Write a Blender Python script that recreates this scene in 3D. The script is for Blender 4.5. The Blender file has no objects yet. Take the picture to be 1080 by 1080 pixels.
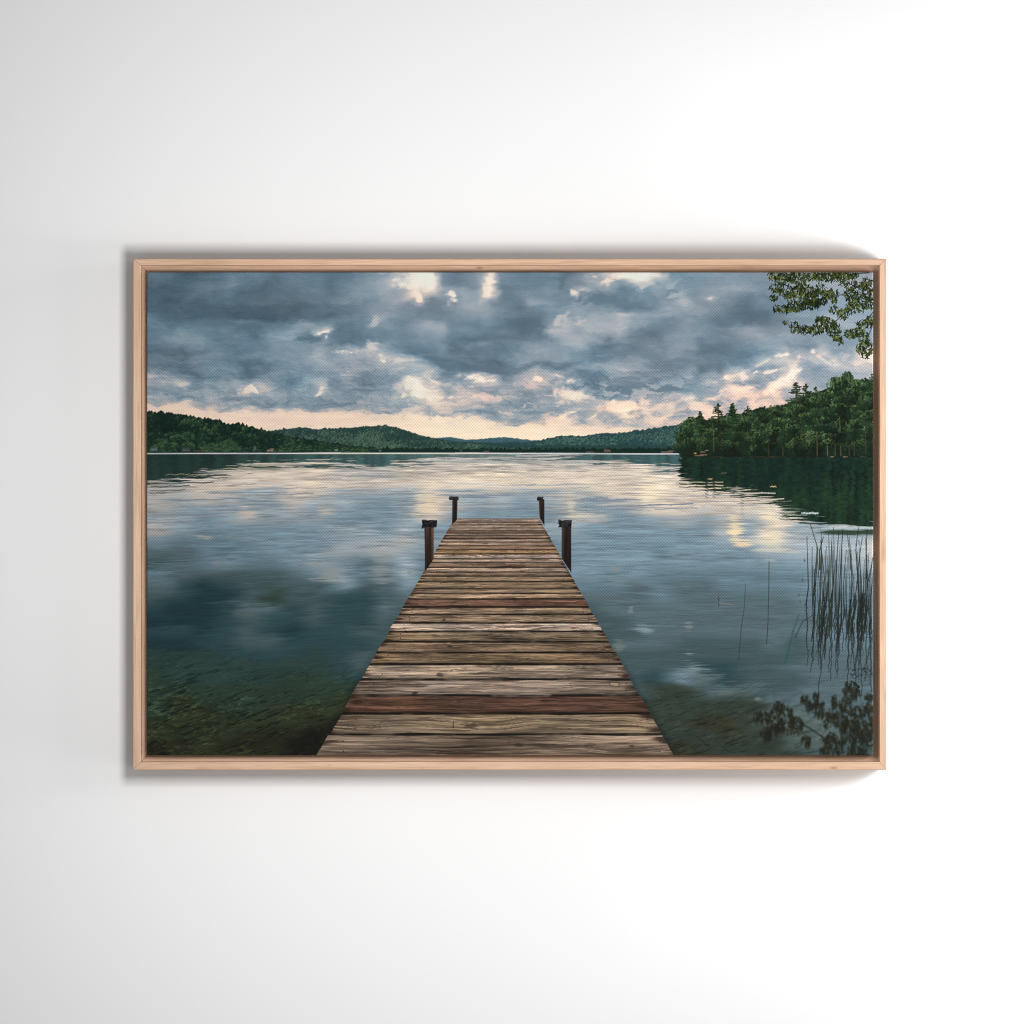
import numpy as np

# ------------------------------------------------------------------ the printed picture
# The print is a flat photograph of a lake; it is composed here, in the coordinates of the printed sheet
# (PX across 155..921, PY down 288..798), as one colour per point of the sheet.
PX0, PX1, PY0, PY1 = 155.2, 920.8, 287.4, 796.6
SS = 1.5
NW, NH = int((PX1 - PX0) * SS), int((PY1 - PY0) * SS)
PX = (np.arange(NW) + .5) / SS + PX0
PY = (np.arange(NH) + .5) / SS + PY0
PX, PY = np.meshgrid(PX.astype(np.float32), PY.astype(np.float32))
RNG = np.random.default_rng(11)
TAB = RNG.random((256, 256)).astype(np.float32)

def vnoise(x, y, seed=0):
    x = x + seed * 37.7; y = y + seed * 91.3
    xi = np.floor(x).astype(np.int32); yi = np.floor(y).astype(np.int32)
    fx = x - xi; fy = y - yi
    fx = fx * fx * (3 - 2 * fx); fy = fy * fy * (3 - 2 * fy)
    a = TAB[yi & 255, xi & 255]; b = TAB[yi & 255, (xi + 1) & 255]
    c = TAB[(yi + 1) & 255, xi & 255]; d = TAB[(yi + 1) & 255, (xi + 1) & 255]
    return (a + (b - a) * fx) + ((c + (d - c) * fx) - (a + (b - a) * fx)) * fy

def fbm(x, y, o=4, seed=0, g=.5):
    s = 0; a = 1; t = 0
    for k in range(o):
        s = s + a * vnoise(x * 2 ** k, y * 2 ** k, seed + k * 3); t += a; a *= g
    return s / t * 2 - 1          # -1..1, mostly within +-.5

def sstep(a, b, v):
    t = np.clip((v - a) / (b - a), 0, 1); return t * t * (3 - 2 * t)

def rgb(*c):
    return np.array(c, np.float32) / 255

def mix(a, b, m):
    return a + (b - a) * m[..., None]

def sample(grid, x, y):           # bilinear look-up with edge clamp; grid (h, w[, c])
    h, w = grid.shape[:2]
    x = np.clip(x, 0, w - 1.001); y = np.clip(y, 0, h - 1.001)
    xi = x.astype(int); yi = y.astype(int); fx = x - xi; fy = y - yi
    fx = fx * fx * (3 - 2 * fx) * .5 + fx * .5; fy = fy * fy * (3 - 2 * fy) * .5 + fy * .5
    if grid.ndim == 3:
        fx = fx[..., None]; fy = fy[..., None]
    a = grid[yi, xi] * (1 - fx) + grid[yi, xi + 1] * fx
    b = grid[yi + 1, xi] * (1 - fx) + grid[yi + 1, xi + 1] * fx
    return a * (1 - fy) + b * fy

def win(x0, x1, y0, y1):
    i0 = max(int((x0 - PX0) * SS), 0); i1 = min(int((x1 - PX0) * SS) + 2, NW)
    j0 = max(int((y0 - PY0) * SS), 0); j1 = min(int((y1 - PY0) * SS) + 2, NH)
    return (slice(j0, j1), slice(i0, i1)) if i1 > i0 and j1 > j0 else None

def put(img, s, col, m):
    img[s] += (col - img[s]) * m[..., None]

SKY = """221123332333223469943494333235799844444445555555
111224322333234579943493334335558554444444555555
111223222233234558855593344374434535445444555556
101122222223334558445563354352334446464333455556
111111111122223454335553234443322355443233445556
211111001122123444334443223455565554432223445555
322222323554333643443332124655565434322123445555
334333224537223433553333126655565334333444444455
344423324523222333443222224555343244433455544445
233432334444224532332332344453232344223455435444
222343234445466642232222354432333343223346657446
332443334455565666222222444433344333333477666758
322233223445555456522222222245554333225745854776
654233244455564455734884566733443334346755855566
666355574366443458754675556533333334456448755566
545554664457443579857545544885323334568869655566
664454444444545567867655445785674568555567555566
888775434444345556666744455566899888875676555566
888888878888655567655445545556695855886666666666
888888888888888899988766557857576867888888888888
888888888888888899999998888788887788888888888888
888888888888889999999999999999888888888888888888
888888888888889999999999999999888888888888888888""".split()
PAL = np.array([(70, 91, 105), (81, 102, 116), (94, 115, 129), (107, 128, 143), (124, 143, 156), (143, 158, 169),
                (165, 173, 180), (194, 190, 187), (224, 213, 203), (240, 230, 216), (250, 244, 232)], np.float32) / 255
PALW = np.array([(66, 88, 102), (77, 99, 114), (91, 113, 129), (108, 128, 142), (126, 143, 154), (147, 157, 164),
                 (172, 172, 172), (204, 188, 178), (226, 204, 186), (240, 220, 194), (250, 236, 212)], np.float32) / 255
# bright edges and gaps in the cloud: x, y, half length, half width, turn, level
GLINTS = [(337, 350, 5, 2.6, 10, 9.6), (340, 356, 2.5, 2, 60, 8), (438, 297, 18, 8, 8, 9.4), (424, 300, 8, 5, 0, 8.8), (452, 303, 8, 6, 0, 9.2),
          (440, 313, 2.5, 6, 0, 9), (472, 312, 2.6, 6.5, -22, 9.2), (516, 297, 4.5, 9, 20, 9.8), (510, 309, 3.5, 7, 28, 8.8), (399, 341, 4, 4.5, 0, 6.6),
          (392, 366, 7, 4, -15, 7.6), (406, 378, 5, 2.5, 30, 8.4), (366, 372, 8, 2.6, 8, 7.6), (372, 374, 3, 2, 0, 8.2), (428, 381, 16, 1.6, 3, 7.6),
          (456, 342, 6, 4, 30, 5.6), (660, 292, 20, 3.4, -4, 9.6), (643, 298, 8, 3, -15, 8.6), (628, 294, 6, 2.5, 0, 8), (602, 308, 3.2, 2.2, 0, 8.2), (676, 303, 6, 6, 0, 7),
          (585, 338, 9, 2.4, -38, 6.9), (596, 336, 7, 3, 20, 6.6), (612, 337, 10, 1.8, -14, 6.8), (655, 332, 10, 1.8, -12, 6.8), (716, 310, 8, 3, -12, 6.2), (712, 300, 10, 2, -24, 5.8),
          (754, 316, 3.6, 1.8, -20, 7.7), (804, 358, 8, 1.8, -28, 6), (826, 374, 6, 1.9, -8, 9.8), (808, 380, 13, 1.7, -22, 8.8), (857, 371, 4, 2.4, 10, 8.2), (868, 378, 9, 1.6, 35, 7.8), (841, 378, 4, 3, -40, 8.2),
          (258, 410, 5, 3.6, -20, 8.2), (266, 410, 6, 1.5, 40, 8.8), (341, 412, 6, 1.8, -26, 9.3), (335, 416, 4, 1.4, -20, 8.4), (370, 392, 4, 2, 10, 7),
          (437, 409, 6, 5, 25, 9.6), (446, 414, 5, 4, 0, 9.2), (429, 410, 7, 2.2, -25, 8.6), (421, 417, 4, 2.4, 20, 8.4), (456, 400, 6, 2, 20, 8.4), (459, 417, 5, 3, 10, 8.8),
          (476, 417, 4.5, 3, 0, 8.6), (500, 398, 13, 3.2, 6, 9.7), (512, 401, 7, 2, 0, 9), (494, 407, 6, 1.6, 0, 8), (503, 423, 5, 1.3, -8, 8), (480, 425, 6, 1.3, 0, 7.6),
          (571, 400, 3.2, 2.6, 0, 8.8), (595, 396, 8, 1.1, 12, 7.6), (602, 401, 3, 1.2, -40, 8.4), (595, 406, 3.5, 1.2, -30, 7.8), (600, 414, 8, 3, 8, 8.8), (606, 418, 4, 5, 10, 9), (583, 415, 3, 4, 0, 8.4), (553, 425, 6, 1.2, -35, 7.4),
          (590, 440, 8, 2.6, -22, 9.2), (600, 435, 6, 1.6, -10, 8.8), (635, 426, 9, 2.4, -12, 8.8), (628, 436, 8, 1.8, -40, 8.6), (655, 424, 14, 2.6, 2, 9), (683, 425, 8, 5, 0, 8.8),
          (722, 421, 9, 2, -12, 8.8), (703, 440, 6, 2, -20, 8.4), (655, 443, 3, 2, 0, 8.8),
          (830, 400, 9, 3.2, -34, 9.4), (838, 392, 6, 2.6, -20, 9.2), (820, 409, 10, 3, -18, 9.4), (812, 413, 6, 2.4, 0, 9), (780, 411, 9, 2.2, -8, 9), (768, 412, 10, 1.2, -4, 8.4), (790, 408, 8, 2, -14, 8.8),
          (785, 396, 4, 3.6, 30, 8.6), (771, 396, 8, 1.8, -18, 8), (767, 397, 2, 1.6, 0, 9), (799, 392, 5, 2, -20, 8.4), (812, 391, 9, 1.3, -4, 8.6), (745, 420, 9, 1.8, -12, 8.4), (735, 426, 8, 3, -10, 8.4),
          (797, 423, 6, 3, -24, 8), (893, 379, 6, 5, -60, 6.6), (905, 384, 6, 3, 0, 7.6), (912, 376, 6, 2, -20, 7.2), (900, 392, 8, 2, -15, 7)]
SHADES = [(800, 402, 15, 3.4, -10, 3.2), (672, 434, 8, 4, 0, 5), (697, 434, 8, 4, -8, 5), (716, 427, 10, 2.6, -10, 5), (640, 441, 10, 4, -18, 5.2), (618, 422, 10, 4, 15, 5.4),
          (322, 357, 11, 4, -5, 1.9), (470, 385, 26, 3, 14, 2), (505, 388, 40, 4, 6, 1.6), (585, 402, 8, 2.6, -30, 4), (655, 416, 34, 4, 6, 2.3), (690, 410, 30, 5, -4, 2.6),
          (560, 345, 20, 8, 20, 1.3), (645, 318, 24, 5, 0, 2.2), (788, 333, 16, 4.5, 0, 1.2), (270, 333, 22, 3, 0, .4), (245, 330, 30, 3, 0, .9), (320, 322, 28, 3, 0, 1), (455, 318, 10, 6, 0, 2.8), (592, 296, 3, 9, 8, 2), (617, 312, 8, 4, 10, 2.6)]

def sky(img):
    g = np.array([[int(c) for c in r] for r in SKY], np.float32)
    wx = fbm(PX / 34, PY / 20, 5, 1, .58); wy = fbm(PX / 34, PY / 20, 5, 9, .58)
    gx = (PX + 15 * wx - 155) / 16 - .5; gy = (PY + 9 * wy - 288) / 8 - .5
    L = sample(g, gx, gy)
    hor = sstep(446, 458, PY + 4 * wy)
    n0 = fbm(PX / 60 + wx * .6, PY / 24 + wy * .6, 3, 5); n1 = fbm(PX / 26 + wx * .7, PY / 11 + wy * .7, 4, 4, .5); n2 = fbm(PX / 6, PY / 3.2, 3, 6)
    bil = 0
    def bil_(x, y, sd):                                       # cauliflower: rounded lobes parted by thin creases
        s = 0; a = 1; t = 0
        for k in range(4):
            s = s + a * np.abs(vnoise(x * 2 ** k, y * 2 ** k, sd + k) * 2 - 1); t += a; a *= .55
        return s / t
    bx, by = PX / 24 + wx * .4, PY / 14 + wy * .4
    pf = bil_(bx, by, 51) - .45; pf2 = bil_(bx - .03, by + .13, 51) - .45
    pg = bil_(PX / 11 + wx * .6, PY / 7 + wy * .6, 58) - .45; pg2 = bil_(PX / 11 + wx * .6 - .05, PY / 7 + wy * .6 + .2, 58) - .45
    low = sstep(350, 420, PY + 20 * wx)
    L = L + .30 + (n1 * .6 + n0 * .9 + n2 * .1 + pf * (.7 + 1.1 * low) - (pf2 - pf) * (1.0 + 2.2 * low) + pg * (.15 + .4 * low) - (pg2 - pg) * (.3 + .9 * low)) * (1 - .62 * hor)
    for lst, k in ((SHADES, .75), (GLINTS, .92)):
        for x, y, a, b, r, lv in lst:
            R = max(a, b) * 2.2 + 4; s = win(x - R, x + R, y - R, y + R)
            if s is None: continue
            t = np.radians(r); dx = PX[s] - x + wx[s] * 9; dy = PY[s] - y + wy[s] * 6
            u = (dx * np.cos(t) + dy * np.sin(t)) / a; v = (-dx * np.sin(t) + dy * np.cos(t)) / b
            d = np.sqrt(u * u + v * v) - n1[s] * .7 - n2[s] * .9 - pf[s] * 1.6
            if lst is GLINTS: L[s] += np.maximum(lv - 2.2 - L[s], 0) * sstep(2.3, .8, d) * .5   # the soft glow round a gap
            m = sstep(1.6, .25, d) * k
            L[s] += (min(lv, 9.3) - L[s]) * m
    fl = sstep(.0, .34, fbm(PX / 13 + wx * .6, PY / 6 + wy * .6, 5, 57, .6) + pf * .5) * sstep(392, 412, PY) * sstep(455, 440, PY) * (.25 + .75 * sstep(395, 430, PX))
    L = L + (8.4 - L) * fl * .5
    L = np.clip(L, 0, 9.99)
    i = L.astype(int); f = (L - i)[..., None]
    c1 = PAL[i] * (1 - f) + PAL[np.minimum(i + 1, 10)] * f
    c2 = PALW[i] * (1 - f) + PALW[np.minimum(i + 1, 10)] * f
    w = np.clip(sstep(385, 440, PY + 10 * wx) + .25 * fbm(PX / 40, PY / 20, 3, 21), 0, 1)
    c = mix(c1, c2, w)
    lil = fbm(PX / 60, PY / 30, 3, 31)          # grey-lilac and green-grey drifts
    c = c * (1 + lil[..., None] * np.array([.07, 0, -.02], np.float32))
    # the clear band over the hills: peach on the left, cream in the middle
    band = rgb(231, 206, 186) + (rgb(243, 223, 194) - rgb(231, 206, 186)) * np.exp(-((PX - 510) / 130) ** 2)[..., None]
    band = band * (1 + .05 * fbm(PX / 40, PY / 5, 4, 41)[..., None])
    lo = np.interp(PX[0], [155, 200, 230, 260, 300, 420, 470, 500, 530, 580, 610, 650, 700, 760, 921],
                   [425, 430, 433, 437, 436, 437, 440, 443, 448, 449, 452, 452, 452, 452, 452])
    m = sstep(-1.5, 1.5, PY - lo[None] + 2 + 6 * wy + 3 * n2 + 4 * pf) * (.84 - .3 * np.clip(n1 * 2, 0, 1))
    c = mix(c, band, m)
    img[:] = c

def ridge(pts, seed, amp=1.6, sc=4.):
    xs, ys = zip(*pts); y = np.interp(PX[0], xs, ys)
    n = np.abs(fbm(PX[0] / sc, PX[0] * 0 + seed, 3, seed)) * amp * 2.4
    return (y - n)[None]

TONE = fbm(PX / 22, PY / 9, 3, 63)

def forest(img, pts, base, dark, mid, light, n, size, seed, amp=1.6):
    yt = ridge(pts, seed, amp); yv = yt[0]
    m = sstep(-.7, .7, PY - yt) * (PY < base)
    put(img, (slice(None), slice(None)), dark, m)
    r = np.random.default_rng(seed)
    xs = r.uniform(pts[0][0], pts[-1][0], n); q = np.sort(r.random(n) ** .9)
    for x, t in zip(xs, q):
        top = yv[min(max(int((x - PX0) * SS), 0), NW - 1)]
        y = top + .5 + t * (base + .5 - top)
        sz = size * (.55 + .75 * t) * r.uniform(.7, 1.3); h = sz * r.uniform(1.3, 2.4)
        s = win(x - sz, x + sz, y - 1, y + h)
        if s is None: continue
        dx = (PX[s] - x) / sz; dy = (PY[s] - y) / h
        w = .25 + .75 * np.sqrt(np.clip(dy, 0, 1))
        mm = sstep(1.05, .6, np.abs(dx) / np.maximum(w, .05)) * (dy > -.05) * sstep(1.05, .75, dy)
        b = np.clip(r.uniform(.1, 1) ** 1.5 + .9 * float(TONE[min(max(int((y - PY0) * SS), 0), NH - 1), min(max(int((x - PX0) * SS), 0), NW - 1)]), .02, 1)
        c = (dark + (mid - dark) * np.clip(b * 1.6, 0, 1) + (light - mid) * max(b - .55, 0) * 1.8)
        g = np.clip(.95 - 1.05 * dy - .35 * dx + (TAB[s[0].start % 200:s[0].start % 200 + dx.shape[0], s[1].start % 200:s[1].start % 200 + dx.shape[1]] - .5 if dx.shape[0] < 50 and dx.shape[1] < 50 else 0) * .8, 0, 1)
        col = dark * .8 + (c - dark * .8) * g[..., None]
        img[s] += (col - img[s]) * (mm * (PY[s] < base) * .9)[..., None]

def line(img, pts, w0, w1, col, a=1., soft=.55):
    n = len(pts) - 1
    for k in range(n):
        (xa, ya), (xb, yb) = pts[k], pts[k + 1]
        wa = w0 + (w1 - w0) * k / n; wb = w0 + (w1 - w0) * (k + 1) / n; R = max(wa, wb) + 1.2
        s = win(min(xa, xb) - R, max(xa, xb) + R, min(ya, yb) - R, max(ya, yb) + R)
        if s is None: continue
        vx, vy = xb - xa, yb - ya; l2 = vx * vx + vy * vy + 1e-6
        t = np.clip(((PX[s] - xa) * vx + (PY[s] - ya) * vy) / l2, 0, 1)
        d = np.hypot(PX[s] - xa - t * vx, PY[s] - ya - t * vy)
        put(img, s, col, sstep(soft, -soft, d - (wa + (wb - wa) * t) * .5) * a)

def leaf(img, x, y, l, w, ang, col, a=1.):
    s = win(x - l, x + l, y - l, y + l)
    if s is None: return
    c, sn = np.cos(ang), np.sin(ang)
    u = ((PX[s] - x) * c + (PY[s] - y) * sn) / l; v = (-(PX[s] - x) * sn + (PY[s] - y) * c) / w
    d = np.abs(v) - np.clip(1 - (2 * u) ** 2, 0, 1)
    put(img, s, col, sstep(.35, -.35, d) * (np.abs(u) < .55) * a)

def conifer(img, x, top, base, w, r, dark, light, gap=.3):
    line(img, [(x, top), (x + .4, base + 14)], .5, 1.5, rgb(34, 32, 24), .85)
    y = top
    while y < base:
        t = (y - top) / (base - top); half = w * (.16 + .84 * min(t * 1.5, 1) ** .9) * r.uniform(.6, 1.1)
        for sgn in (-1, 1):
            if r.random() < gap * .35: continue
            k = half * r.uniform(.65, 1.15); c = dark + (light - dark) * r.random() ** 1.8; up = r.uniform(-1.2, .4)
            pts = [(x, y), (x + sgn * k * .55, y + .5 + up * .3), (x + sgn * k, y + up + .6)]
            line(img, pts, 1.5, .6, c, .9)
            for q in range(int(k * .9)):
                f = r.uniform(.25, 1); leaf(img, x + sgn * k * f, y + .3 + up * f + r.normal() * .4, r.uniform(1.6, 3.2), .5, r.normal() * .5, c * r.uniform(.8, 1.2), .8)
        y += r.uniform(.9, 1.5) * (1 + gap * .7)

def crown(img, x, y, rx, ry, r, dark, mid, light, n=None):
    n = n or int(rx * ry * 1.1)
    s = win(x - rx, x + rx, y - ry, y + ry)
    if s is not None:
        d = np.hypot((PX[s] - x) / rx, (PY[s] - y) / ry) + fbm(PX[s] / 4, PY[s] / 4, 3, int(x) % 50) * .7
        put(img, s, dark, sstep(1.0, .75, d) * .8)
    for _ in range(n):
        t = r.uniform(0, 2 * np.pi); q = np.sqrt(r.random()); px, py = x + rx * q * np.cos(t), y + ry * q * np.sin(t)
        up = -(py - y) / ry * .62 - (px - x) / rx * .25 + r.normal() * .26 - .08
        c = dark + (mid - dark) * np.clip(.55 + up, 0, 1) + (light - mid) * np.clip(up - .15, 0, 1)
        leaf(img, px, py, r.uniform(1.6, 3.2), r.uniform(.45, .9), r.uniform(-.9, .9) + (0 if r.random() < .65 else 1.3), c, .8)

def land(img):
    r = np.random.default_rng(5)
    forest(img, [(440, 466), (455, 463.5), (461, 462), (475, 461), (490, 463.8), (505, 463.5), (518, 462), (532, 461.3), (545, 462.6), (560, 464.5), (575, 465), (600, 466)], 478,
           rgb(58, 90, 98), rgb(70, 103, 106), rgb(80, 112, 110), 500, 2.2, 3, .5)
    forest(img, [(548, 467), (560, 466), (571, 465), (578, 462.5), (596, 459.8), (614, 460.2), (635, 457), (649, 457.2), (663, 455.8), (681, 453.4), (702, 450), (725, 447), (760, 445)], 478.3,
           rgb(38, 68, 70), rgb(57, 91, 87), rgb(85, 115, 100), 2200, 3.1, 4, 1.)
    forest(img, [(280, 455.5), (287, 454.6), (300, 453), (313, 451.4), (333, 453), (347, 452.4), (363, 452), (379, 450.6), (400, 449.2), (418, 450.6), (432, 455.6), (446, 460), (461, 462.8), (480, 466.5), (510, 468.5), (560, 470)], 477.6,
           rgb(37, 63, 60), rgb(56, 85, 75), rgb(86, 109, 87), 2300, 3.3, 6, 1.1)
    forest(img, [(150, 435.5), (155, 435.2), (175, 436.4), (190, 437.5), (205, 440), (215, 443), (223, 442.4), (230, 443.6), (240, 448), (253, 447.4), (262, 450.4), (270, 452), (280, 455), (300, 460), (330, 465), (360, 469), (400, 474)], 477.4,
           rgb(17, 38, 32), rgb(34, 60, 44), rgb(70, 94, 60), 1500, 5.2, 7, 1.7)
    # cabins and clearings along the far shore
    for x, y, w, h, c in [(163, 474.2, 6, 2.2, (120, 128, 138)), (164, 472.6, 5, 1.4, (88, 96, 112)), (197, 473, 7, 1.8, (76, 74, 84)), (197, 475, 8, 1.2, (112, 100, 98)), (213, 475.4, 10, 1, (92, 74, 72)),
                          (269, 472.6, 2.6, 4, (104, 108, 118)), (285, 475, 6, 1.6, (176, 140, 116)), (287, 473.6, 4, 1.4, (140, 112, 96)), (296, 475.6, 3, 1, (110, 90, 80)), (355, 474.6, 3, 1.4, (160, 170, 172)), (401, 475.6, 2, 1.2, (130, 140, 140)),
                          (486, 475.2, 2, 1.4, (110, 100, 90)), (513, 476, 6, 1, (120, 96, 84)), (640, 475.8, 7, 2, (136, 92, 80)), (640, 474.4, 5, 1.6, (104, 84, 76)), (622, 476.8, 8, .9, (130, 104, 96)), (703, 476.8, 12, 1.2, (150, 118, 104)), (708, 475.4, 7, 1.2, (108, 92, 84))]:
        s = win(x - w, x + w, y - h, y + h)
        put(img, s, rgb(*c), sstep(.6, -.2, np.abs(PX[s] - x) - w * .5) * sstep(.6, -.2, np.abs(PY[s] - y) - h * .5) * .6)
    # the wooded point on the right
    D, M, Lt = rgb(22, 38, 26), rgb(52, 76, 46), rgb(110, 132, 78)
    out = [(714, 453), (717, 447), (722, 446), (730, 446), (738, 443), (750, 444), (764, 440), (778, 438), (790, 434), (805, 432), (818, 430), (830, 426), (846, 421), (858, 417), (868, 412), (880, 406), (900, 402), (925, 402)]
    yt = ridge(out, 9, 2.2, 5)
    xe = 715.5 + 2.6 * fbm(PY / 3.4, PY * 0, 4, 12) + np.maximum(458 - PY, 0) * .55
    m = sstep(-.8, .8, PY - yt) * sstep(-1, 1, PX - xe) * (PY < 482.5 + 0 * PX)
    put(img, (slice(None), slice(None)), D, m)
    TREES = [(738, 434.5, 456, 7, .3), (757, 426, 443, 8.5, 1.2), (772, 426, 470, 10.5, .2), (788, 429, 446, 9, .5), (839, 404, 426, 11, 1.), (849.5, 405.5, 422, 7.5, .9), (860, 408.5, 424, 6, .5), (797, 432, 450, 8, .3), (806, 429, 446, 8, .3), (912, 399, 420, 9, .6), (727, 441, 458, 6, .3), (919, 395, 414, 7, .6)]
    for x, top, base, w, g in TREES:
        conifer(img, x, top, base, w, r, rgb(20, 38, 24), rgb(56, 76, 46), g)
    yv = yt[0]
    q = np.sort(r.random(190))
    for t in q:
        x = r.uniform(717, 921); top = yv[min(int((x - PX0) * SS), NW - 1)]
        y = top + 2 + t * (470 - top); b = r.random()
        dk = np.exp(-((x - 772) / 14) ** 2) * sstep(445, 465, y) + sstep(458, 478, y) * .8
        lt = Lt * (1 - .75 * min(dk, 1)) + D * .75 * min(dk, 1) if b > .35 else M
        crown(img, x, y, r.uniform(5, 10), r.uniform(3.5, 7), r, D * r.uniform(.7, 1.2), M * r.uniform(.7, 1.15) * (1 - .4 * min(dk, 1)) * np.array([r.uniform(.85, 1.25), 1, r.uniform(.8, 1.2)]), lt * r.uniform(.7, 1.15), 60)
    for x, y, rx, ry, k in [(822, 447, 12, 6, 1.05), (815, 456, 12, 6, 1), (834, 452, 9, 5, .95), (798, 463, 6, 8, 1.1), (795, 474, 6, 5, 1.05), (784, 448, 7, 7, .85), (748, 458, 8, 5, .8), (866, 443, 9, 4, 1.05), (874, 461, 12, 4, 1.05), (884, 430, 12, 5, .95), (873, 469, 9, 6, .9),
                            (896, 412, 14, 8, .95), (884, 405, 9, 7, 1), (893, 398, 6, 6, .85), (902, 418, 14, 8, .8), (905, 447, 12, 5, .85), (912, 425, 9, 8, .7), (862, 424, 14, 6, .85), (842, 432, 11, 5, .75), (725, 455, 7, 7, .75), (727, 468, 7, 7, .7), (855, 470, 6, 7, .8), (850, 440, 9, 5, .8), (806, 440, 7, 6, .7), (760, 448, 6, 6, .6), (742, 468, 6, 6, .7), (765, 470, 7, 7, .55), (833, 472, 7, 6, .7), (916, 455, 8, 9, .7), (905, 470, 9, 6, .6), (890, 455, 7, 5, .75), (828, 437, 9, 4, .7)]:
        crown(img, x, y, rx, ry, r, D * .8, M, Lt * k, int(rx * ry * 1.9))
    for x, top, base, w, g in TREES[:3] + TREES[4:6]:
        conifer(img, x, top, min(base, 462), w, r, rgb(18, 34, 22), rgb(50, 70, 42), g)
    fz = ((PY > yt + 1.5) & (PY < 482) & (PX > xe + 1))[..., None]     # uprights: columns of lit crowns and dark gaps
    img[:] = np.where(fz, img * (1 + .5 * fbm(PX / 6.5 + fbm(PX / 9, PY / 9, 2, 66), PY / 26, 3, 65) - .1 * sstep(460, 480, PY))[..., None], img)
    for k in range(26):                                       # upward sprays on the tallest crown
        x = r.uniform(872, 908); t = r.uniform(-.9, .9)
        y = 404 - 7 * np.exp(-((x - 892) / 12) ** 2) + r.uniform(-2, 4)
        line(img, [(x, y + 4), (x + t * 3, y - 2)], 1.4, .5, M + (Lt - M) * r.random() * .8, .9)
    for x, y0, y1, c in [(861, 455, 484, (96, 86, 72)), (885, 440, 455, (92, 92, 70)), (825, 470, 482, (88, 60, 48)), (872, 470, 482, (112, 104, 84)), (880, 468, 481, (84, 80, 62)), (886, 470, 482, (92, 86, 68)), (788, 452, 465, (72, 72, 52)), (738, 455, 478, (56, 56, 44)), (752, 455, 476, (72, 72, 56)), (757, 430, 442, (60, 52, 40)), (839, 410, 425, (66, 56, 44)), (849, 412, 424, (60, 56, 44)), (900, 466, 481, (70, 68, 52)), (912, 455, 478, (60, 60, 46)), (895, 470, 482, (76, 70, 56)), (810, 468, 481, (58, 52, 40))]:
        line(img, [(x, y0), (x + .4, y1)], .7, 1.1, rgb(*c), .75)
    s = (slice(None), slice(None))
    yb = 481.4 + (PX - 716) * .006 + .35 * fbm(PX / 9, PX * 0, 2, 3)
    put(img, s, rgb(18, 26, 18), sstep(1.4, .3, np.abs(PY - yb + 1)) * (PX > 715) * .6)
    rd = np.clip(.5 + fbm(PX / 8, PX * 0 + 2, 3, 17) * 2, 0, 1) * sstep(740, 770, PX)
    put(img, s, rgb(96, 64, 52), sstep(.9, .2, np.abs(PY - yb - .2)) * rd * .8)
    for x, y, w, c in [(733, 478, 1.6, (196, 176, 60)), (742, 479.6, 6, (140, 106, 92)), (741, 476.6, 4, (116, 104, 100)), (745, 475, 2, (130, 116, 110)), (737, 480.4, 8, (128, 96, 84)), (891, 482, 4, (150, 128, 100)), (910, 482.4, 6, (146, 112, 88)), (877, 481.8, 3, (140, 128, 104))]:
        line(img, [(x - w / 2, y), (x + w / 2, y)], 1.3, 1.1, rgb(*c), .85)

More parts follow.
